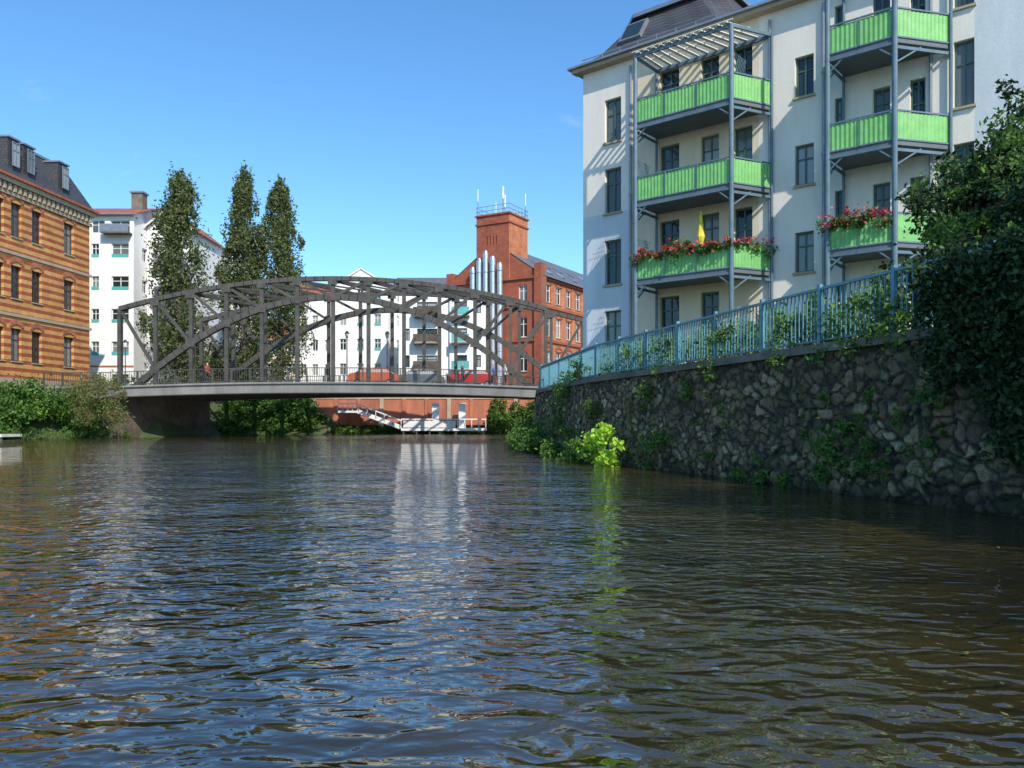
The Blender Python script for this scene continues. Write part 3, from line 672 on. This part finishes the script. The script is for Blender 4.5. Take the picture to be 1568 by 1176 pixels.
for i in range(13): m.beam((-11+i*.7,81.05,.5),(-11+i*.7,81.05,1.5),.07,.07,'fwhite')
for i in range(9): m.obox((-15.4+i*.5,81.6,2.0-i*.19),(.5,0,0),(0,1.5,0),(0,0,.2),'sand')
m.beam((-15.4,81.5,3.0),(-11.0,81.5,1.35),.06,.12,'fwhite'); m.beam((-15.4,81.5,2.3),(-11.0,81.5,.65),.06,.42,'fwhite')
for i in range(6): m.beam((-15.3+i*.85,81.5,2.2-i*.32),(-15.3+i*.85,81.5,2.95-i*.32),.06,.06,'fwhite')
m.obox((-17.4,81.5,2.15),(2.0,0,0),(0,2.0,0),(0,0,.2),'fwhite'); m.obox((-17.4,81.5,3.0),(2.0,0,0),(0,.06,0),(0,0,.1),'fwhite')
for i in range(5): m.obox((-17.4+i*.48,81.5,2.35),(.06,0,0),(0,.06,0),(0,0,.65),'fwhite')
m.obj('landing_stage')
for x in (-7.75,-5.05):
    m=MB(); m.obox((x-.34,82.5,.4),(.68,0,0),(0,.6,0),(0,0,2.6),'fwhite'); m.obox((x-.42,82.42,3.0),(.84,0,0),(0,.76,0),(0,0,.14),'fwhite'); m.obj('white_gate_pillar')
m=MB(); m.obox((-42,56.6,.2),(6.6,0,0),(0,2.4,0),(0,0,.18),'wood')
for i in range(6): m.cyl((-41.8+i*1.25,56.8,-.5),(-41.8+i*1.25,56.8,.2),.1,.1,'bark')
m.obj('wooden_jetty')

# ---------------------------------------------------------------- street lamps, cars, people
def lamp(x,y,z,h=4.6):
    m=MB(); m.cyl((x,y,z),(x,y,z+.7),.11,.09,'fdark'); m.cyl((x,y,z+.7),(x,y,z+h),.055,.04,'fdark')
    m.beam((x-.25,y,z+h-.15),(x+.25,y,z+h-.15),.03,.03,'fdark'); m.cyl((x,y,z+h),(x,y,z+h+.45),.12,.22,'fwhite',6); m.cyl((x,y,z+h+.45),(x,y,z+h+.7),.27,.05,'fdark',6)
    m.obj('street_lamp')
for x,y in ((-29.5,76),(-11.5,75.2),(-15.2,75.2),(-36,76)): lamp(x,y,dzz(x) if x>-30 else 3.6)
M['carred']=pm('dark_red_car_paint',(.45,.02,.02),rough=.25); M['cargrey']=pm('grey_car_paint',(.12,.13,.15),rough=.25); M['carorange']=pm('orange_car_paint',(.50,.10,.03),rough=.3)
M['tyre']=pm('tyre',(.02,.02,.02),rough=.9)
def car(x,y,z,paint,L=4.2,Hh=1.5):
    e=empty('car'); m=MB()
    prof=[(-.5,.28),(-.5,.62),(-.47,.72),(-.36,.78),(-.22,1.0),(.26,1.0),(.38,.74),(.48,.66),(.5,.5),(.5,.28)]
    pr=[(p*L,q_*Hh) for p,q_ in prof]; ins=[0,0,0,0,.18,.18,0,0,0,0]
    n_=len(pr); A=[(x+p,y-.85+i_,z+q_) for (p,q_),i_ in zip(pr,ins)]; B=[(x+p,y+.85-i_,z+q_) for (p,q_),i_ in zip(pr,ins)]
    m.face(A,paint); m.face(B[::-1],paint)
    for i in range(n_):
        j=(i+1)%n_; m.face([A[i],B[i],B[j],A[j]],'glass' if i in (3,5) else paint)
    for s in (-1,1):
        m.face([(x-.31*L,y+s*.853,z+.80*Hh),(x-.20*L,y+s*.70,z+.96*Hh),(x+.24*L,y+s*.70,z+.96*Hh),(x+.34*L,y+s*.853,z+.78*Hh)],'glass')
        for wx in (-.31,.31): m.cyl((x+wx*L,y+s*.70,z+.31),(x+wx*L,y+s*.88,z+.31),.31,.31,'tyre',16); m.cyl((x+wx*L,y+s*.88,z+.31),(x+wx*L,y+s*.89,z+.31),.17,.17,'zinc',10)
    m.obj('body',e)
for x,y,p in ((-3.4,69.5,'carred'),(-8.0,71.5,'cargrey'),(-11.6,69.0,'carorange')): car(x,y,dzz(x-2)-.12,p)
def person(x,y,z,top):
    e=empty('pedestrian')
    v=[((0,0,.95),.15),((0,0,1.2),.15),((0,0,1.42),.17),((0,0,1.54),.06),((0,.02,1.66),.10),((0,.01,1.76),.075),
       ((.2,0,1.42),.075),((.24,.05,1.14),.055),((.22,-.1,.9),.04),((-.2,0,1.42),.075),((-.24,-.03,1.14),.055),((-.22,-.18,.92),.04),
       ((.1,0,.88),.1),((.11,-.12,.5),.075),((.11,.02,.09),.05),((.11,-.14,.04),.045),((-.1,0,.88),.1),((-.11,.1,.5),.075),((-.11,.26,.12),.05),((-.11,.12,.04),.045)]
    ed=[(0,1),(1,2),(2,3),(3,4),(4,5),(2,6),(6,7),(7,8),(2,9),(9,10),(10,11),(0,12),(12,13),(13,14),(14,15),(0,16),(16,17),(17,18),(18,19)]
    me=bpy.data.meshes.new('body'); me.from_pydata([p for p,_ in v],ed,[]); o=bpy.data.objects.new('body',me); sc.collection.objects.link(o); o.parent=e
    sk=o.modifiers.new('s','SKIN')
    for i,(p,r) in enumerate(v): me.skin_vertices[0].data[i].radius=(r,r*.85); me.skin_vertices[0].data[i].use_root=(i==0)
    o.modifiers.new('sub','SUBSURF').levels=1; o.modifiers['sub'].render_levels=2
    m_,nt_,b_=newmat('walker_clothes'); tc=nt_.nodes.new('ShaderNodeTexCoord'); s_=nt_.nodes.new('ShaderNodeSeparateXYZ'); nt_.links.new(tc.outputs['Object'],s_.inputs[0])
    r=ramp(nt_,math_(nt_,'DIVIDE',s_.outputs[2],2.0),[(0,(.03,.03,.03)),(.46,top),(.765,(.5,.3,.22)),(.865,(.06,.035,.02))]); r.color_ramp.interpolation='CONSTANT'; r.color_ramp.elements[0].color=(.03,.035,.05,1)
    nt_.links.new(r.outputs[0],b_.inputs['Base Color']); me.materials.append(m_)
    e.location=(x,y,z); e.rotation_euler=(0,0,random.uniform(1,2))
# pedestrians on the near footway (deck edge level)
for x,c in ((-1.45,(.06,.15,.55)),(-.55,(.55,.52,.50)),(-3.9,(.10,.10,.14)),(-24,(.35,.06,.05))): person(x,64.35,dzz(x)-.04,c)

# ---------------------------------------------------------------- vegetation
def poplar(x,y,z0,top,wd,seed):
    e=empty('poplar_tree'); random.seed(seed); Ht=top-z0; m=MB()
    m.cyl((x,y,z0-.3),(x,y,z0+Ht*.5),.42,.24,'bark',9); m.cyl((x,y,z0+Ht*.5),(x+.1,y,z0+Ht*.93),.24,.04,'bark',7)
    cl=[]
    for i in range(150):
        t=random.random()**.85; t=.06+t*.90
        prof=(math.sin(min(1,t/.36)*math.pi/2)**.7)*(1-max(0,(t-.36)/.66)**2.1)
        a=random.uniform(0,6.283); r=wd/2*prof*random.uniform(.2,1.05)
        p=Vector((x+r*math.cos(a),y+r*math.sin(a),z0+Ht*t))
        rr=wd*.10*(.55+.6*prof)*random.uniform(.5,1.5)
        cl.append((tuple(p),(rr,rr,rr*2.2),170 if t>.28 else 90))
        if i%3==0: m.cyl((x,y,z0+Ht*max(.06,t-.14)),tuple(p),.09,.02,'bark',5,False)
    for i in range(5): cl.append(((x+random.uniform(-.15,.15),y,top-.4-i*.55),(.25+.14*i,.25+.14*i,.6),90))
    m.obj('trunk_and_limbs',e); leafmesh('crown',cl,.16,'leaf_poplar',e,sub=6,sig=.42,up=.2)
def at(px,Y): return (px-CX)/F*Y
poplar(at(275,80),80,3,H+(645-262)/F*80,6.3,1)
poplar(at(374,84),84,3,H+(645-256)/F*84,5.4,2)
poplar(at(429,86),86,3,H+(645-275)/F*86,5.9,5)
def shrubs(name,items,size,mat,sub=12,sig=.25,asp=.55,up=0): return leafmesh(name,items,size,mat,None,sub,sig,asp,up)
R_=random.uniform
random.seed(3)
it=[]
for i in range(50):
    x=R_(-47,-30.8); t=(x+37)/5; yb=58+max(0,t)*4.2 if x>-37 else 54+ (x+60)/23*4
    it.append(((x,yb+R_(.3,3.5),R_(.8,3.7)),(R_(.8,1.8),R_(.8,1.3),R_(.6,1.3)),800))
shrubs('riverside_shrubs',it,.13,'leaf')
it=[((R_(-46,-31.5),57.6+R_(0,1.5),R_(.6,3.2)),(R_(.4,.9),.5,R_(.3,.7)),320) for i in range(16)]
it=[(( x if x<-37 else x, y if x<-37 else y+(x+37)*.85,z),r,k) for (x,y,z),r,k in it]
shrubs('sunlit_riverside_shrubs',it,.13,'leaf_bright')  # lit bushes: sunlight put in through a brighter leaf colour
it=[((at(130,59)+R_(-2,2),59.5+R_(-1,1),R_(1.2,4.4)),(.9,.8,1.0),600) for i in range(8)]
shrubs('riverside_willow_shrub',it,.12,'leaf_dry',asp=.25)
it=[((x,(58.2+max(0,(x+37)/5)*4.6 if x>-37 else 57.6),.25),(.7,.4,.5),220) for x in np.linspace(-44,-30.5,18)]
shrubs('waterside_reeds',it,.16,'leaf',asp=.15,up=1.5)
it=[]
for i in range(50):
    x=R_(-27.5,-20); it.append(((x,77.5+(x+27)*.5+R_(0,2.5),R_(.3,3.6)),(R_(.6,1.2),R_(.6,1.0),R_(.5,1.2)),480))
for i in range(44):
    x=R_(-21,9); 
    it.append(((x,82.9+(x+18)*.07+R_(-.2,.4),R_(.0,.5 if -18<x<-2 else 2.0)),(R_(.6,1.2),R_(.3,.5),R_(.25,.6)),240))
for i in range(14): it.append(((R_(-2.3,2.5),R_(83.8,84.6),R_(.3,3.0)),(.8,.6,.7),350))
shrubs('embankment_shrubs',it,.14,'leaf')
it=[((R_(-25,8),R_(86.2,87.4),R_(3.2,4.3)),(R_(.6,1.3),R_(.4,.8),R_(.4,.8)),220) for i in range(26)]
it+=[((R_(-45,-30),R_(79,84),R_(3.4,5.4)),(R_(.8,1.5),R_(.8,1.2),R_(.6,1.2)),300) for i in range(14)]
shrubs('garden_shrubs',it,.13,'leaf')
it=[((R_(-34,-27),R_(88,96),R_(4,10)),(R_(1.2,2),R_(1,2),R_(1.2,2)),600) for i in range(22)]
shrubs('background_trees',it,.17,'leaf_poplar')
it=[((R_(-110,90),R_(118,130),R_(3,9)),(R_(3,5),R_(2,3),R_(2.5,4)),600) for i in range(46)]
shrubs('distant_trees',it,.35,'leaf')
it=[];it2=[]
for Y in np.arange(8,30,.26):
    x,_=ql(Y); hgt=R_(.1,.75) if Y>13 else R_(.3,1.2)
    (it if random.random()<.45 else it2).append(((x+R_(.40,1.2),Y+R_(-.3,.3),2.75+hgt),(R_(.3,.55),R_(.3,.6),R_(.2,.45)),280))
for Y in np.arange(28,38,.6): it.append(((3.6+R_(-1.0,.2)-(Y-28)*.1,Y,3.0),(.35,.35,.3),160))
shrubs('terrace_hedge',it,.055,'leaf',sub=9,sig=.3); shrubs('terrace_wildflowers',it2,.05,'leaf_bright',sub=9,sig=.3,asp=.4,up=.4)
it=[]
for Y in (13.6,14.1,14.4,15.5,16.8,19.5,22.3):
    x,_=ql(Y); it.append(((x+.1,Y,R_(2.9,3.4)),(.3,.45,.4),240)); it.append(((x-.12,Y+R_(-.2,.2),R_(2.5,2.8)),(.18,.35,.22),100))
shrubs('railing_climber',it,.05,'leaf',sub=6,sig=.35)
e=empty('overhanging_shrub_tree'); m=MB()
base=Vector((9.6,15.6,2.6)); cl=[];cl2=[]
for c,r,k in (((10.7,16.4,6.4),(1.3,1.2,1.0),4800),((9.5,16.0,5.7),(1.0,1.0,1.0),3600),((8.8,15.8,4.9),(.9,1.0,.95),3600),((9.0,15.2,4.2),(1.2,1.1,1.0),4800),((10.4,15.0,4.8),(1.3,1.3,1.3),5600),((8.2,14.2,3.8),(1.0,1.0,.85),4200),((11.6,16.9,7.0),(1.2,1.2,.9),3400),((9.4,13.4,4.3),(1.3,1.2,1.3),5000),((8.0,12.9,3.8),(.9,.9,.95),3800),((7.6,12.3,3.4),(.7,.8,.8),3000),((8.6,11.8,4.4),(1.0,1.0,1.3),4000)):
    m.cyl(base,c,.10,.03,'bark',6,False); cl.append((c,r,k))
    for j in range(13):
        d=Vector((R_(-1,.8),R_(-1,1),R_(-.4,1.0))); tip=Vector(c)+Vector((d.x*r[0],d.y*r[1],d.z*r[2]))*R_(1.1,1.4); m.cyl(c,tip,.025,.006,'bark',4,False); mid=Vector(c).lerp(tip,.8)
        (cl2 if j%3==0 else cl).append((tuple(tip),(.20,.20,.2),70)); (cl2 if j%2 else cl).append((tuple(mid),(.26,.26,.24),80))
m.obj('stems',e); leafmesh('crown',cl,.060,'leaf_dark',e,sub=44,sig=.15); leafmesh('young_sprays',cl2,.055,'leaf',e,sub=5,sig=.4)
it=[]
for Y in np.arange(8.6,12.4,.15):
    x,_=ql(Y); low=2.2-(12.2-Y)*1.0+math.sin(Y*5)*.35
    z=3.6
    while z>max(.1,low)+R_(-.5,.5): it.append(((x-.26-R_(0,.18),Y+R_(-.15,.15),z),(.22,.22,.2),120)); z-=.24
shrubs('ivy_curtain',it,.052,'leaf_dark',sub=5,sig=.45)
def wp(px,py,outw,r,n_,Zr=None):
    k=(px-CX)/F; Y=10.04/(k+.268); Y=Y if Y<27.4 else 28.5+(900-px)*.12
    x=10.04-.268*Y if Y<27.4 else 2.70-(Y-27.4)*.137
    z=H+(HY-py)/F*Y
    return ((x-outw*.9,Y-outw*.25,max(.1,z)),r,n_)
it=[]
for px,py,rr,c in ((1010,695,.45,500),(1060,600,.22,160),(1290,690,.33,360),(1330,715,.28,240),(900,690,.5,600),(870,640,.5,700),(880,600,.45,600),(890,665,.5,600),(850,690,.6,500),(835,655,.5,500),(1000,600,.25,160),(1390,640,.16,90),(1310,660,.18,130),(1180,735,.2,160),(1100,700,.15,100),(1030,670,.3,250),(920,620,.35,300),(860,675,.6,700),(825,690,.6,500),(815,690,.6,500),(1145,735,.16,140),(1215,745,.14,120),(1280,720,.2,160),(1350,690,.16,120),(1440,600,.25,160),(1100,580,.12,60)):
    it.append(wp(px,py,.25,(rr*.9,rr,rr*.95),c))
for i in range(34):
    px=R_(880,1460); py=R_(590,740); k=wp(px,py,.2,(.09,.1,.1),int(R_(12,40)))
    if .1<k[0][2]<2.5: it.append(k)
shrubs('wall_climbing_plants',it,.05,'leaf',sub=7,sig=.38)
it=[wp(915,628,.3,(.5,.4,.3),500),wp(975,620,.2,(.15,.15,.4),150),wp(1100,605,.2,(.2,.2,.12),100)]
shrubs('dry_wall_grass',it,.08,'leaf_dry',sub=6,sig=.35,asp=.2,up=.6)
it=[wp(960,668,.95,(.34,.33,.26),330),wp(948,690,.9,(.30,.33,.26),260),wp(976,702,.95,(.28,.28,.26),230),wp(962,720,.9,(.2,.2,.12),140),wp(968,655,.95,(.16,.16,.2),90),wp(985,680,.9,(.16,.16,.16),80)]
shrubs('lime_green_bush',it,.07,'leaf_lime',sub=12,sig=.36,asp=.7)
it=[((.85+R_(-.7,.2),33+R_(0,10),R_(.1,1.0)),(.5,.8,.45),300) for i in range(20)]
it+=[((2.0+R_(-.5,.2)-(Y-28)*.13,Y,R_(.1,.5)),(.4,.6,.3),260) for Y in np.arange(25,34,.8)]
shrubs('waterline_weeds',it,.07,'leaf',sub=6)
leafmesh('floating_leaves',[((2.2,4.2,0),(1.6,1.6,0),60),((4.5,7.5,0),(2.5,3,0),50),((0,12,0),(7,8,0),40)],.02,'leaf_dry',None,sub=30,sig=.2,flat=True)
def broad(x,y,z0,h,r,seed):
    random.seed(seed); e=empty('unseen_shade_tree'); m=MB(); m.cyl((x,y,z0),(x,y,z0+h*.5),.28,.2,'bark',9); cl=[]
    for i in range(26):
        a=R_(0,6.283); rad=r*random.random()**.5; zz=z0+h*(.42+.5*random.random()); c=(x+rad*math.cos(a),y+rad*math.sin(a),zz)
        m.cyl((x,y,z0+h*.4),c,.09,.02,'bark',5,False); cl.append((c,(r*.36,r*.36,r*.30),700))
    m.obj('trunk_and_limbs',e); leafmesh('crown',cl,.13,'leaf_dark',e,sub=10)
broad(11.6,3.6,2.6,10,3.2,1); broad(14,-3,2.6,11,3.6,2); broad(16,-10,2.6,11,3.6,3)  # unseen trees added beside the frame to shade the right bank and darken water

# ---------------------------------------------------------------- light, world, camera
S=Vector((.42,-.91,0)).normalized(); EL=math.radians(40)
sd=bpy.data.lights.new('sun','SUN'); sd.energy=5.0; sd.angle=math.radians(.5); sd.color=(1,.93,.82)
so=bpy.data.objects.new('sun',sd); sc.collection.objects.link(so)
tow=Vector((S.x*math.cos(EL),S.y*math.cos(EL),math.sin(EL))); so.rotation_euler=tow.to_track_quat('Z','Y').to_euler()
wd=bpy.data.worlds.new('World'); sc.world=wd; wd.use_nodes=True; nt=wd.node_tree; bg=nt.nodes['Background']
sky=nt.nodes.new('ShaderNodeTexSky'); sky.sky_type='NISHITA'; sky.sun_disc=False; sky.sun_elevation=EL; sky.sun_rotation=math.atan2(S.x,S.y); sky.air_density=1.0; sky.dust_density=.5; sky.ozone_density=1.6
hs=nt.nodes.new('ShaderNodeHueSaturation'); hs.inputs['Saturation'].default_value=1.15; nt.links.new(sky.outputs[0],hs.inputs['Color'])
tint=mixc(nt,1.0,hs.outputs[0],(1.0,1.36,1.55),'MULTIPLY')
tc=nt.nodes.new('ShaderNodeTexCoord'); mp=nt.nodes.new('ShaderNodeMapping'); mp.inputs['Scale'].default_value=(1.4,1.4,3.0); mp.inputs['Location'].default_value=(.6,2.3,1.1); nt.links.new(tc.outputs['Generated'],mp.inputs[0])
cn=noise_(nt,mp.outputs[0],2.6,9,.62,.6); cr=ramp(nt,cn,[(.60,(0,0,0)),(.85,(.35,.35,.35))])
col=mixc(nt,cr.outputs[0],tint,(8.5,8.8,9.2)); nt.links.new(col,bg.inputs[0]); bg.inputs[1].default_value=.148
cam=bpy.data.cameras.new('camera'); co=bpy.data.objects.new('camera',cam); sc.collection.objects.link(co)
co.location=(0,0,H); co.rotation_euler=(math.pi/2,0,0); cam.sensor_width=36; cam.lens=36*F/1568; cam.shift_y=57/1568; cam.clip_end=4000; cam.clip_start=.1
sc.camera=co
sc.view_settings.view_transform='Standard'; sc.view_settings.look='None'; sc.view_settings.exposure=0
